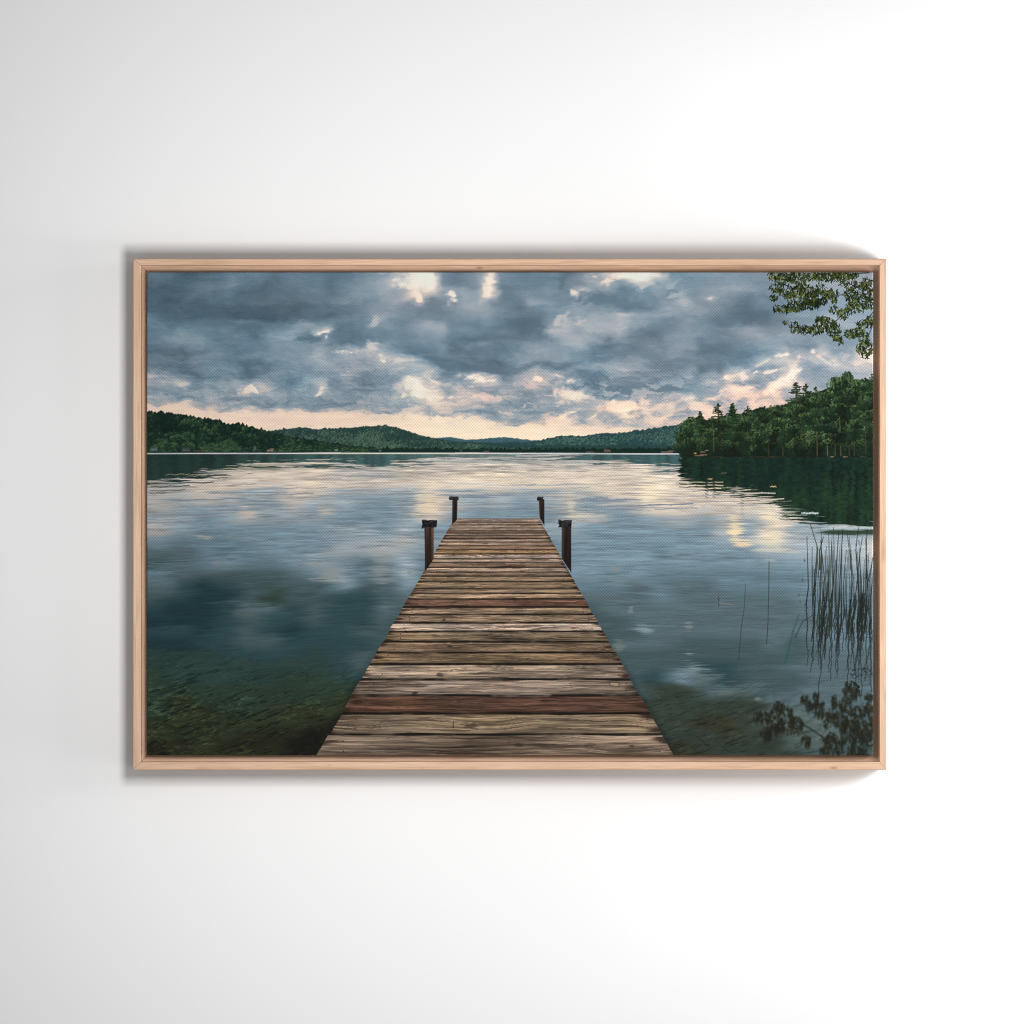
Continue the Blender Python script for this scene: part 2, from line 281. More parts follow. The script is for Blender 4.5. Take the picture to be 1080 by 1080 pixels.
WPAL = [(222, 207, 185), (203, 190, 176), (166, 166, 163), (140, 154, 162), (114, 136, 148), (95, 118, 129), (82, 101, 107), (65, 84, 87), (44, 69, 73), (30, 54, 60), (44, 61, 50), (46, 54, 38), (39, 41, 29), (25, 26, 21), (43, 64, 60), (120, 125, 120), (160, 158, 148), (84, 100, 98)]
WATER = [
    [15, 15, 15, 15, 16, 16, 16, 16, 16, 16, 16, 16, 2, 2, 2, 2, 2, 2, 2, 2, 16, 16, 16, 15, 15, 15, 15, 15, 15, 15, 15, 15],
    [2, 2, 2, 16, 1, 1, 1, 1, 2, 2, 2, 1, 1, 1, 0, 0, 1, 1, 1, 1, 1, 1, 2, 16, 15, 15, 15, 15, 15, 15, 15, 15],
    [16, 2, 1, 1, 1, 1, 1, 0, 1, 1, 1, 1, 0, 0, 0, 0, 0, 0, 1, 0, 1, 1, 0, 1, 1, 1, 15, 15, 15, 15, 15, 15],
    [2, 2, 1, 2, 3, 3, 1, 2, 3, 3, 3, 3, 1, 3, 3, 2, 3, 3, 2, 3, 1, 1, 0, 1, 1, 1, 1, 1, 15, 15, 15, 15],
    [2, 3, 3, 3, 3, 3, 2, 3, 3, 4, 4, 3, 1, 2, 3, 3, 4, 3, 2, 4, 3, 2, 0, 1, 1, 1, 1, 0, 2, 15, 15, 15],
    [3, 3, 4, 3, 2, 3, 3, 3, 4, 4, 4, 3, 1, 3, 4, 4, 4, 4, 2, 2, 4, 4, 3, 2, 3, 2, 3, 0, 1, 3, 2, 3],
    [2, 3, 4, 4, 4, 4, 4, 4, 3, 3, 4, 3, 4, 4, 4, 4, 3, 3, 3, 4, 4, 4, 4, 4, 4, 2, 3, 1, 3, 3, 3, 3],
    [4, 5, 5, 5, 4, 4, 4, 4, 3, 3, 3, 2, 3, 4, 4, 4, 4, 4, 4, 4, 4, 4, 4, 4, 4, 3, 3, 0, 2, 3, 3, 3],
    [6, 6, 5, 5, 5, 4, 4, 4, 3, 3, 2, 3, 4, 5, 5, 5, 4, 4, 4, 4, 4, 4, 5, 4, 4, 4, 4, 3, 3, 3, 3, 3],
    [7, 6, 5, 4, 5, 5, 4, 3, 4, 6, 5, 3, 5, 5, 5, 5, 4, 4, 4, 4, 4, 4, 4, 4, 4, 4, 4, 4, 4, 4, 4, 3],
    [5, 6, 7, 7, 7, 7, 6, 5, 3, 5, 6, 3, 5, 6, 6, 6, 4, 4, 4, 4, 5, 4, 5, 5, 5, 5, 5, 5, 5, 4, 4, 4],
    [6, 8, 9, 8, 7, 7, 7, 7, 4, 7, 6, 4, 6, 6, 6, 6, 5, 5, 5, 5, 5, 6, 5, 6, 6, 5, 5, 5, 5, 4, 4, 4],
    [7, 8, 9, 9, 7, 10, 7, 7, 8, 8, 7, 6, 6, 6, 6, 6, 6, 6, 6, 6, 6, 6, 5, 6, 6, 6, 6, 6, 5, 5, 5, 5],
    [8, 9, 9, 8, 6, 6, 8, 7, 8, 8, 6, 7, 7, 6, 6, 6, 7, 7, 7, 7, 6, 6, 6, 6, 6, 6, 6, 6, 6, 5, 5, 5],
    [9, 9, 9, 8, 7, 8, 8, 7, 8, 8, 7, 7, 7, 6, 6, 6, 7, 7, 7, 7, 7, 6, 6, 6, 6, 6, 6, 6, 6, 6, 5, 5],
    [8, 8, 9, 8, 7, 8, 9, 8, 8, 7, 7, 7, 6, 6, 6, 6, 7, 7, 7, 7, 7, 7, 6, 6, 6, 6, 6, 6, 6, 5, 5, 5],
    [9, 9, 8, 8, 7, 7, 8, 8, 8, 8, 7, 6, 6, 6, 6, 6, 7, 7, 7, 7, 7, 6, 6, 7, 7, 7, 7, 6, 7, 6, 5, 5],
    [14, 14, 14, 8, 8, 8, 8, 14, 8, 7, 7, 7, 7, 7, 7, 7, 7, 7, 7, 7, 7, 7, 7, 7, 7, 7, 7, 7, 7, 6, 6, 6],
    [14, 14, 14, 14, 14, 14, 14, 14, 8, 7, 7, 7, 7, 7, 7, 7, 7, 7, 7, 7, 7, 7, 7, 7, 8, 8, 7, 7, 6, 6, 6, 6],
    [10, 14, 14, 14, 14, 14, 10, 10, 14, 8, 8, 8, 8, 8, 8, 8, 7, 7, 7, 7, 7, 7, 8, 4, 7, 8, 7, 7, 7, 6, 6, 6],
    [10, 10, 10, 10, 10, 10, 10, 10, 10, 10, 10, 10, 10, 10, 10, 10, 7, 7, 7, 7, 7, 7, 10, 10, 6, 6, 6, 7, 7, 6, 6, 6],
    [10, 11, 10, 10, 10, 10, 10, 10, 11, 11, 11, 11, 11, 11, 11, 11, 10, 10, 10, 10, 10, 10, 10, 10, 10, 10, 10, 6, 6, 6, 6, 6],
    [10, 11, 11, 10, 10, 11, 11, 11, 11, 11, 12, 12, 12, 12, 12, 12, 10, 10, 10, 10, 10, 10, 10, 10, 10, 10, 10, 17, 17, 6, 6, 6],
    [11, 11, 11, 11, 11, 11, 11, 12, 12, 12, 12, 12, 12, 12, 12, 12, 10, 10, 10, 10, 10, 10, 10, 10, 11, 11, 10, 17, 17, 17, 6, 6],
    [11, 11, 11, 11, 12, 12, 12, 13, 13, 13, 13, 13, 13, 13, 13, 13, 10, 10, 10, 10, 10, 10, 10, 10, 10, 11, 10, 10, 17, 17, 6, 7],
    [12, 12, 11, 12, 12, 12, 13, 13, 13, 13, 13, 13, 13, 13, 13, 13, 10, 10, 10, 10, 10, 10, 10, 11, 10, 10, 10, 10, 17, 17, 7, 7],
    [12, 11, 12, 12, 12, 12, 13, 13, 13, 13, 13, 13, 13, 13, 13, 13, 10, 10, 10, 10, 10, 10, 10, 11, 11, 10, 10, 10, 10, 7, 7, 7],
]
def water(img):
    g = np.array(WPAL, np.float32)[np.array(WATER)] / 255
    dep = np.clip((PY - 479) / 318, 0, 1)
    sx = 26 + 70 * dep; sy = 1.6 + 9 * dep
    tilt = PY + .10 * np.minimum(PX - 155, 230) * dep            # ripples rise to the right on the left side
    n1 = fbm(PX / 46, tilt / 3.2, 5, 2, .62); n2 = fbm(PX / 90, tilt / 9, 4, 8, .55); n3 = fbm(PX / 21, tilt / 1.25, 3, 18, .65)
    near = sstep(.25, .7, dep)
    st = n1 * (1 - near) + n2 * near
    g[19:, 20:] = np.where((g[19:, 20:, 1] < .26)[..., None], g[19:, 20:] * np.array([1.14, 1.0, 1.06]), g[19:, 20:])   # browner shallows on the right
    gx = (PX - 155) / 24 - .5 + .6 * fbm(PX / 50, PY / 10, 4, 22); gy = (PY - 480) / 12 - .5 + st * (.9 - .3 * near) + n3 * .45 * (1 - .5 * near)
    c = sample(g, gx, gy)
    c = c * (1 + (n1 * .15 * (1 - .7 * near) + n3 * .2 * (1 - .5 * near) + n2 * .04)[..., None])
    amp = np.exp(-((PY - 505) / 28) ** 2)                      # cream and slate ripples under the far shore
    rip = fbm(PX / 52, PY / 1.35, 4, 28, .65)
    c = mix(c, rgb(232, 214, 190), sstep(.05, .45, rip) * amp * .45)
    c = mix(c, rgb(112, 126, 140), sstep(.08, .5, -rip) * np.exp(-((PY - 526) / 14) ** 2) * .75)
    c = mix(c, rgb(110, 112, 104), sstep(.12, .5, fbm(PX / 30, PY / 1.5, 4, 29, .6)) * np.exp(-((PY - 492) / 12) ** 2) * .5)
    # bed weeds seen through the shallows
    wd = (1 - .4 * sstep(560, 700, PX)) * sstep(670, 756, PY - .12 * (np.minimum(PX, 400) - 250) - 10 * n2)
    ru = PX * .95 - PY * .31; rv = PX * .31 + PY * .95            # strands that climb to the right
    w1 = fbm(ru / 9, rv / 1.9, 4, 33, .7); w2 = fbm(ru / 30, rv / 8, 3, 35)
    w3 = fbm(PX / 4.5 + 3 * w2, PY / 2.3, 3, 37); w4 = sstep(-.25, .25, fbm(PX / 34, PY / 16, 3, 38))
    w1 = (w1 * .6 + w3 * .55) * (.35 + .65 * w4)
    c = c * (1 + (wd * (w1 * .46 + w2 * .16 - .03))[..., None])
    c = c + (wd * np.clip(w1 * .9 - .06, 0, .22) * (1 - .5 * sstep(500, 640, PX)))[..., None] * rgb(52, 48, 16)
    c = mix(c, rgb(13, 20, 19), wd * sstep(.28, .42, fbm(ru / 13, rv / 1.7, 3, 39)) * .6)
    img[:] = mix(img, c, (PY > np.where(PX > 715.5, 482., 478.4)).astype(np.float32))
    a = (slice(None), slice(None))
    # reflections of the shores
    jit = fbm(PX / 26, PY / 1.3, 4, 44, .6) * 2; vs = fbm((PX + 3 * jit) / 5, PY / 34, 4, 46)
    yl = np.interp(PX[0], [155, 180, 200, 215, 230, 245, 262, 285, 320, 350, 400, 425, 450, 480, 560, 600, 625, 660, 690, 716, 740], [510, 507, 505, 501, 498, 495, 491, 489.5, 488, 490, 492, 491, 487, 482.5, 481, 483, 487, 489, 491, 493, 493])[None]
    m = sstep(-2.6, 2.6, yl - PY + jit * 7) * (PY > 478.8) * (PX < 717)
    col = mix(np.broadcast_to(rgb(24, 46, 42), img.shape), np.broadcast_to(rgb(48, 80, 80), img.shape), sstep(200, 400, PX))
    put(img, a, col * (1 + .3 * vs[..., None]), m * (.93 - .35 * np.exp(-((PX - 520) / 70) ** 2)))
    yr = np.interp(PX[0], [710, 715, 730, 745, 757, 772, 790, 805, 815, 830, 842, 856, 880, 905, 922], [480, 503, 508, 512, 516, 516, 519, 524, 528, 540, 546, 550, 553, 555, 557])[None]
    m = sstep(-3, 3, yr + 2 - PY + jit * 7 + 9 * fbm(PX / 38, PY / 1.15, 3, 53, .6) * (1.2 - .5 * sstep(790, 840, PX))) * (PY > 481.9) * sstep(-1.5, 1.5, PX - 716 + jit * 3)
    gr = mix(np.broadcast_to(rgb(18, 38, 31), img.shape), np.broadcast_to(rgb(32, 57, 36), img.shape), np.clip(sstep(490, 545, PY) * .55 + vs * .9 + .1 * sstep(840, 900, PX), 0, 1))
    gr = gr * (1 + .25 * fbm(PX / 5, PY / 3, 3, 48)[..., None] - .3 * sstep(.1, .5, fbm((PX + 2 * jit) / 3.2, PY / 50, 3, 50))[..., None])
    put(img, a, gr, m)
    for x0, x1, y, w, c_, al in [(716, 762, 508.5, 1.2, (206, 190, 164), .8), (718, 762, 511.6, 1.4, (214, 196, 170), .85), (716, 760, 515, 1.6, (220, 202, 176), .85), (760, 780, 514, 1, (190, 180, 160), .7), (775, 817, 519.8, 1.5, (206, 196, 178), .9), (764, 826, 526, 1.6, (204, 196, 180), .85), (790, 834, 528.5, 1, (180, 172, 150), .5),
                              (716, 764, 510, 1, (26, 40, 32), .8), (716, 764, 513.4, 1.1, (28, 40, 32), .8), (730, 770, 517.6, 1, (40, 50, 42), .6), (770, 830, 523, 1.8, (26, 44, 30), .9), (778, 830, 531, 1.2, (70, 74, 62), .6), (845, 862, 541, 2.6, (190, 196, 198), .8), (830, 850, 543, 1.2, (160, 168, 170), .7), (812, 818, 513, 1.4, (204, 178, 128), .7), (746, 751, 505, 1.1, (204, 160, 120), .8), (760, 766, 498.8, .8, (120, 104, 84), .7), (812, 832, 546, 1.3, (52, 66, 52), .7), (822, 862, 547.6, 1.6, (34, 52, 36), .8)]:
        line(img, [(x0 + (x1 - x0) * k / 6, y + .4 * np.sin(k * 2.1 + x0)) for k in range(7)], w * .6, w * .8, rgb(*c_), al)
    # pale gap and the last dark bar at the right
    dd = np.abs(PY - 556.2 - .6 * jit) ; put(img, a, rgb(188, 194, 196), sstep(2.2, .6, dd) * sstep(862, 880, PX + jit * 14) * .85)
    dd = np.abs(PY - 561.3 - .5 * jit); put(img, a, rgb(40, 58, 42), sstep(3.4, 1.0, dd) * sstep(856, 872, PX + jit * 12) * .92)
    put(img, a, rgb(186, 194, 200), sstep(3, 9, PY - 563) * sstep(60, 20, PY - 560) * sstep(800, 900, PX) * .34)
    put(img, a, rgb(226, 210, 190), sstep(3, .5, np.abs(PY - 578 - 8 * n1) / 5) * sstep(900, 925, PX) * .5)
    for x in (745, 753):
        for k in range(7): line(img, [(x - 1.2, 505 + k * 3.1), (x + 1.2, 506 + k * 3.1)], 1.5, 1.2, rgb(30, 42, 34), .7 - .06 * k)
    for k in range(9): line(img, [(781, 518 + k * 3), (784, 518.6 + k * 3)], 1.2, 1., rgb(52, 62, 60), .6 - .05 * k)
    # glints mirrored from the bright clouds
    for x, y, rx, ry, c_, al in [(262, 541, 9, 4, (206, 186, 168), .7), (343, 539, 8, 3, (204, 184, 164), .6), (450, 533, 13, 9, (226, 204, 172), .75), (438, 542, 8, 3, (222, 200, 168), .6), (602, 535, 4, 9, (214, 200, 178), .5), (608, 544, 10, 2, (220, 204, 180), .6), (682, 520, 8, 14, (244, 226, 192), .7), (640, 516, 22, 8, (226, 210, 180), .5), (700, 540, 26, 3, (220, 204, 180), .6),
                              (775, 556, 6, 12, (226, 206, 168), .8), (783, 573, 7, 3, (234, 208, 168), .85), (775, 563, 5, 3, (240, 214, 172), .8), (810, 543, 8, 3, (246, 222, 176), .9), (815, 566, 10, 11, (222, 208, 180), .6), (818, 580, 22, 2.2, (206, 198, 182), .6), (800, 540, 24, 6, (214, 204, 184), .5), (820, 540, 20, 5, (216, 210, 198), .5), (812, 590, 6, 2, (190, 186, 176), .4),
                              (330, 593, 9, 3, (150, 150, 144), .6), (345, 605, 10, 5, (136, 142, 140), .6), (345, 612, 14, 2, (170, 168, 160), .5), (402, 600, 9, 12, (150, 152, 150), .55), (400, 575, 26, 6, (156, 160, 160), .5), (357, 580, 18, 5, (150, 154, 152), .4), (350, 600, 12, 10, (128, 136, 136), .5), (217, 567, 9, 1.2, (176, 168, 160), .75), (240, 566, 26, 1.2, (140, 144, 146), .6), (165, 562, 12, 3, (170, 160, 150), .5), (228, 592, 4, 4, (130, 130, 132), .4), (255, 647, 10, 4, (86, 96, 94), .6),
                              (665, 641, 2.6, 3.2, (160, 158, 148), .5), (726, 660, 3.4, 4.2, (140, 142, 134), .5), (678, 661, 9, 4, (122, 146, 152), .7), (681, 666, 7, 2, (136, 158, 162), .6), (731, 704, 10, 4.5, (136, 152, 152), .8), (727, 689, 6, 1.2, (150, 156, 148), .6), (742, 714, 12, 5, (104, 120, 120), .6), (760, 724, 12, 4, (96, 116, 120), .4), (652, 683, 5, 7, (132, 136, 128), .45), (648, 600, 5, 2.4, (132, 140, 136), .6), (650, 612, 8, 3, (124, 136, 138), .4), (432, 604, 2, 2, (132, 140, 136), .8), (808, 680, 5, 1, (122, 138, 140), .5), (798, 737, 3, 1, (120, 132, 138), .7), (775, 727, 20, 5, (92, 104, 92), .4)]:
        s = win(x - rx * 2.4, x + rx * 2.4, y - ry * 2.4 - 3, y + ry * 2.4 + 3)
        d = np.hypot((PX[s] - x) / rx, (PY[s] - y + 1.5 * n3[s] * 2) / ry) - n1[s] * 1.3 - n3[s] * 1.
        put(img, s, rgb(*c_), sstep(1.7, .1, d) * al)
    for x0, x1, y, w, c_, al in [(555, 640, 512.2, .9, (98, 118, 146), .6), (540, 565, 512, .8, (96, 116, 150), .6), (600, 622, 514.6, .9, (104, 124, 146), .6), (640, 660, 527, 1.4, (112, 124, 140), .8), (640, 730, 534, 2.2, (104, 120, 138), .75), (612, 640, 526, 4, (120, 130, 142), .6), (690, 735, 537, 1.6, (110, 126, 142), .6), (510, 565, 512, .8, (110, 126, 146), .5), (355, 430, 517, 1.4, (122, 134, 148), .5), (260, 345, 516.4, 1.2, (116, 124, 138), .7), (190, 260, 527.5, 2, (116, 126, 136), .7), (270, 330, 522, 2.2, (116, 126, 138), .7), (155, 225, 510.6, 1.4, (28, 40, 36), .9), (160, 200, 513.4, 1.3, (36, 46, 40), .8), (158, 195, 517.6, 1.2, (52, 58, 52), .7), (158, 175, 520.6, 1, (70, 70, 66), .7), (205, 240, 504.6, 1.2, (60, 62, 54), .7), (175, 200, 500.6, .9, (170, 152, 128), .8), (198, 218, 502, 1, (176, 160, 138), .8), (236, 262, 494, 1, (180, 160, 130), .8), (276, 290, 490.6, 1.2, (186, 164, 134), .8), (245, 270, 511, 1, (120, 112, 104), .6)]:
        line(img, [(x0 + (x1 - x0) * k / 8, y + .5 * np.sin(k * 1.7 + x0 * .3) - (x1 - x0) * .004 * k) for k in range(9)], w * .5, w * .7, rgb(*c_), al)
    # pale line of still water below the far shore
    ys = np.interp(PX[0], [155, 300, 350, 500, 560, 640, 716], [478.4, 478, 477.4, 477.6, 478, 478.5, 478.8])[None]
    put(img, a, rgb(188, 190, 196) * (1 + .1 * fbm(PX / 20, PX * 0, 3, 3)[..., None]), sstep(.95, .4, np.abs(PY - ys)) * (PX < 716) * (.8 - .25 * (np.abs(PX - 420) < 60)))
    # sunken sticks at the lower right
    for p in [[(735, 776), (741, 781), (750, 789)], [(728, 786), (736, 793), (742, 795)], [(724, 794), (730, 797)], [(712, 733), (716, 737)], [(760, 786), (770, 793)], [(323, 710), (325, 713), (324, 718)]]:
        line(img, p, 1.5, .9, rgb(24, 32, 32), .4)

# plank joints from the near end to the far end of the dock, and the tone of each plank
JOINTS = [799, 773.6, 751.6, 732.6, 715.6, 699.6, 687.4, 676, 665.2, 656, 647.4, 639.3, 631, 625, 620, 612.6, 607, 602.8, 597.6, 592.6, 588.4, 583.4, 579, 575, 571, 567.4, 564, 561.4, 559, 556, 553, 550, 546.8]
PLANKS = [(114, 101, 90), (122, 109, 93), (87, 65, 54), (138, 125, 116), (139, 126, 114), (104, 89, 73), (124, 106, 90), (112, 99, 83), (156, 142, 132), (128, 111, 96), (124, 108, 92), (96, 74, 64), (142, 122, 104), (124, 108, 92), (122, 106, 88), (136, 118, 100), (120, 102, 86), (140, 124, 112), (116, 98, 84), (150, 132, 120), (160, 146, 138), (136, 112, 84), (122, 102, 86), (134, 116, 102), (142, 126, 116), (114, 96, 84), (138, 122, 110), (100, 82, 72), (136, 120, 108), (146, 130, 118), (128, 112, 100), (138, 122, 112), (132, 118, 108)]

def dock(img):
    xl = 333.5 + (798 - PY) * (479 - 333.5) / 251 ; xr = 711 - (798 - PY) * (711 - 568.5) / 251
    kk = np.searchsorted(-np.array(JOINTS), -PY[:, 0]); sz = np.clip((PY - 547) / 250, .12, 1)   # each board ends a little differently
    o1 = np.random.default_rng(3).uniform(-1.6, 1.6, (2, 40))
    xl = xl + .6 * fbm(PY / 5, PY * 0, 2, 61) + o1[0][kk][:, None] * sz; xr = xr + .6 * fbm(PY / 5, PY * 0 + 9, 2, 62) + o1[1][kk][:, None] * sz
    m = sstep(-.6, .6, PX - xl) * sstep(-.6, .6, xr - PX) * (PY > 546.8)
    U = (PX - (xl + xr) / 2) / (xr - xl)                       # -.5 .. .5 along each plank
    col = np.zeros_like(img); gap = np.zeros(PX.shape, np.float32)
    xlo = [333.5 + (798 - y) * .5797 for y in JOINTS]; xhi = [711 - (798 - y) * .5677 for y in JOINTS]
    for k, c in enumerate(PLANKS):
        if k + 1 >= len(JOINTS): break
        y1, y0 = JOINTS[k], JOINTS[k + 1]; h = y1 - y0
        W = win(xlo[k] - 3, xhi[k] + 3, y0 - 2, y1 + 2); X_, Y_, Uw = PX[W], PY[W], U[W]
        bend = .35 * min(h / 10, 1.4) * fbm(X_ / 70, X_ * 0 + k * 7.3, 2, 70 + k)
        s = (Y_ > y0 + bend) & (Y_ <= y1 + 1.2)
        V = (Y_ - y0 - bend) / h
        sc = max(h / 22, .18)
        ox = k * 13.7
        kd = .55 * fbm(Uw * 5 + ox, V * 1.3 + k, 3, 5)                 # grain swerving round knots
        g1 = fbm(Uw * 4 + ox, V * 3 + kd, 4, 71 + k % 5, .55)
        g2 = fbm(Uw * 7 + ox, V * 17 * min(1, sc * 2.) + kd * 4, 3, 77 + k % 7, .7)
        blot = fbm(Uw * 5 + ox, V * .8 + k, 3, 83)
        ka = 1 if k < 13 else .7
        cc = (rgb(*c) * np.array([1.06, 1.03, .985], np.float32)) * (1 + ka * (g1 * .36 + g2 * .55 + blot * .26)[..., None])
        cc = cc + (blot * .08)[..., None] * rgb(60, 24, -30) * (1 if k % 3 else -.6)
        crack = sstep(.2, .36, fbm(Uw * 6 + ox * 2, V * 15 * min(1, sc * 2.) + kd * 5, 3, 91 + k % 3, .6)) * (h > 4)
        cc = mix(cc, rgb(46, 37, 31), crack * .42)
        end = np.abs(Uw) + .03 * fbm(Uw * 3 + k, V * 3, 2, 95)      # ends weathered darker, split
        cc = mix(cc, rgb(48, 34, 28), sstep(.455, .5, end) * np.clip(.2 + fbm(Uw * 10, V * 7 + k, 2, 97) * 2.2, 0, .85))
        cc = cc * (1 - .26 * sstep(.72, 1, V) - .10 * sstep(.16, 0, V))[..., None]
        col[W][s] = cc[s]
        if h > 3.2 or k % 2:
            gw = np.clip(.25 + .05 * h, .3, 1.25) * (1 + .35 * fbm(X_ / 30, X_ * 0 + k, 2, 99))
            gap[W] = np.maximum(gap[W], sstep(gw + .5, gw - .3, np.abs(Y_ - y0 - bend - .25)) * (.93 if h > 7.5 else .75 if h > 5 else .55) * np.clip(.9 + 1.2 * fbm(X_ / 24, X_ * 0 + k * 3.1, 3, 103), .35, 1))
    col = mix(col, rgb(22, 20, 19), np.clip(gap, 0, 1))
    for k in range(12):
        yy = (JOINTS[k] + JOINTS[k + 1]) / 2; hh = JOINTS[k] - JOINTS[k + 1]; w_ = xhi[k] - xlo[k]
        for f in (.06, .94):
            for o in (-.22, .2):
                leaf(col, (xlo[k] + xlo[k + 1]) / 2 + w_ * f + (k * 37 % 5 - 2) * .4, yy + hh * o, 1.5 + hh * .03, .5 + hh * .012, 0, rgb(46, 36, 31), .6)
    # knots and marks
    for x, y, rx, ry, dk in [(465, 711, 7, 2.8, .8), (438, 730, 5, 2, .9), (647, 721, 6, 2.2, -.5), (495, 765, 11, 2.2, .8), (478, 765, .8, 5.5, 1), (575, 739, 7, 3, .5), (547, 785, 6, 3, .6), (468, 653, 3, 1.4, .8), (459, 670, 6, 2, .5), (474, 681, 3.5, 1.2, .8), (604, 662, 4, 1.1, .7), (595, 648, 1.4, .8, .6), (377, 740, 10, 3, .7), (667, 786, 5, 1.6, .7), (600, 768, 3, 1, .6), (512, 573, 4, 1, .5), (638, 692, 12, 3, .4), (430, 720, 20, 2, .35), (622, 785, 8, 3, .4)]:
        s = win(x - rx * 2, x + rx * 2, y - ry * 2, y + ry * 2)
        d = np.hypot((PX[s] - x) / rx, (PY[s] - y) / ry) + .6 * fbm(PX[s] / 5, PY[s] / 1.4, 3, int(x))
        if dk > 0: put(col, s, rgb(40, 29, 23), sstep(1.05, .3, d) * dk * .8)
        else: put(col, s, rgb(170, 146, 116), sstep(1.05, .3, d) * .7); put(col, s, rgb(70, 50, 38), sstep(.25, 0, np.abs(d - .9)) * .6)
    # dark under-edge in the water beside the boards
    sh = sstep(4 + 10 * (PY - 547) / 250, 0, xl - PX) * (PX < xl) + sstep(3 + 7 * (PY - 547) / 250, 0, PX - xr) * (PX > xr)
    put(img, (slice(None), slice(None)), rgb(20, 26, 26), sh * sstep(640, 760, PY) * .38)
    img[:] = mix(img, np.clip(col, 0, 1), m)
    # far edge
    put(img, (slice(None), slice(None)), rgb(96, 82, 74), sstep(.7, .2, np.abs(PY - 546.9)) * (PX > 479) * (PX < 568.5) * .6)

def posts(img):
    # x0, x1 of the shaft at its top and foot, top, feet (outer, inner), cap box
    for (a0, a1, b0, b1, t, f0, f1, cx0, cx1, c0, c1, lit) in [
            (447.6, 457.4, 448.2, 457.4, 555, 602.5, 589, 445, 461, 548, 556, 1), (592.2, 602.2, 592.2, 602.2, 555, 588.5, 603.5, 589, 603.2, 548.2, 556, -1),
            (477, 482.4, 476.8, 481.8, 526, 552.5, 548, 473.8, 483.4, 523.2, 527.4, 0), (567.8, 574, 569.6, 574, 526, 546, 554.5, 566, 572.8, 523.6, 527.8, -1)]:
        s = win(cx0 - 4, cx1 + 4, c0 - 3, f0 + 16 if f0 > f1 else f1 + 4)
        x, y = PX[s], PY[s]; q = np.clip((y - t) / (max(f0, f1) - t), 0, 1)
        l = a0 + (b0 - a0) * q; rr = a1 + (b1 - a1) * q; u = (x - l) / (rr - l)
        foot = f0 + (f1 - f0) * np.clip(u, 0, 1)
        m = sstep(-.5, .5, x - l) * sstep(-.5, .5, rr - x) * (y > t) * sstep(.7, -.5, y - foot)
        g = fbm(x / 1.3, y / 16, 3, int(a0) % 40)
        c = rgb(40, 30, 26) * (1 + .55 * g[..., None])
        if lit > 0: c = mix(c, rgb(112, 82, 58) * (1 + .4 * g[..., None]), sstep(.62, .95, u) * (1 - .6 * q)); c = mix(c, rgb(78, 56, 44), sstep(.3, .1, np.abs(u - .3)) * (1 - q) * .6)
        if lit < 0: c = mix(c, rgb(84, 66, 44), sstep(.4, .05, u) * .75)
        c = c * (1 - .35 * q[..., None])
        put(img, s, c, m)
        n = fbm(x / 2.4, y / 2, 2, 7)
        sag = 1.2 * (x - cx0) / (cx1 - cx0) if lit > 0 else 0
        mc = sstep(-.4, .6, x - cx0 + n) * sstep(-.4, .6, cx1 - x + n) * sstep(-.4, .5, y - c0 + n * .7) * sstep(-.4, .6, c1 + (2 if lit > 0 else .6) * n - y + sag * 0)
        cc = rgb(30, 29, 31) * (1 + .9 * n[..., None]); cc = mix(cc, rgb(62, 60, 62), sstep(1.4, .2, np.abs(y - c0 - .5)) * .55)
        put(img, s, cc, mc)

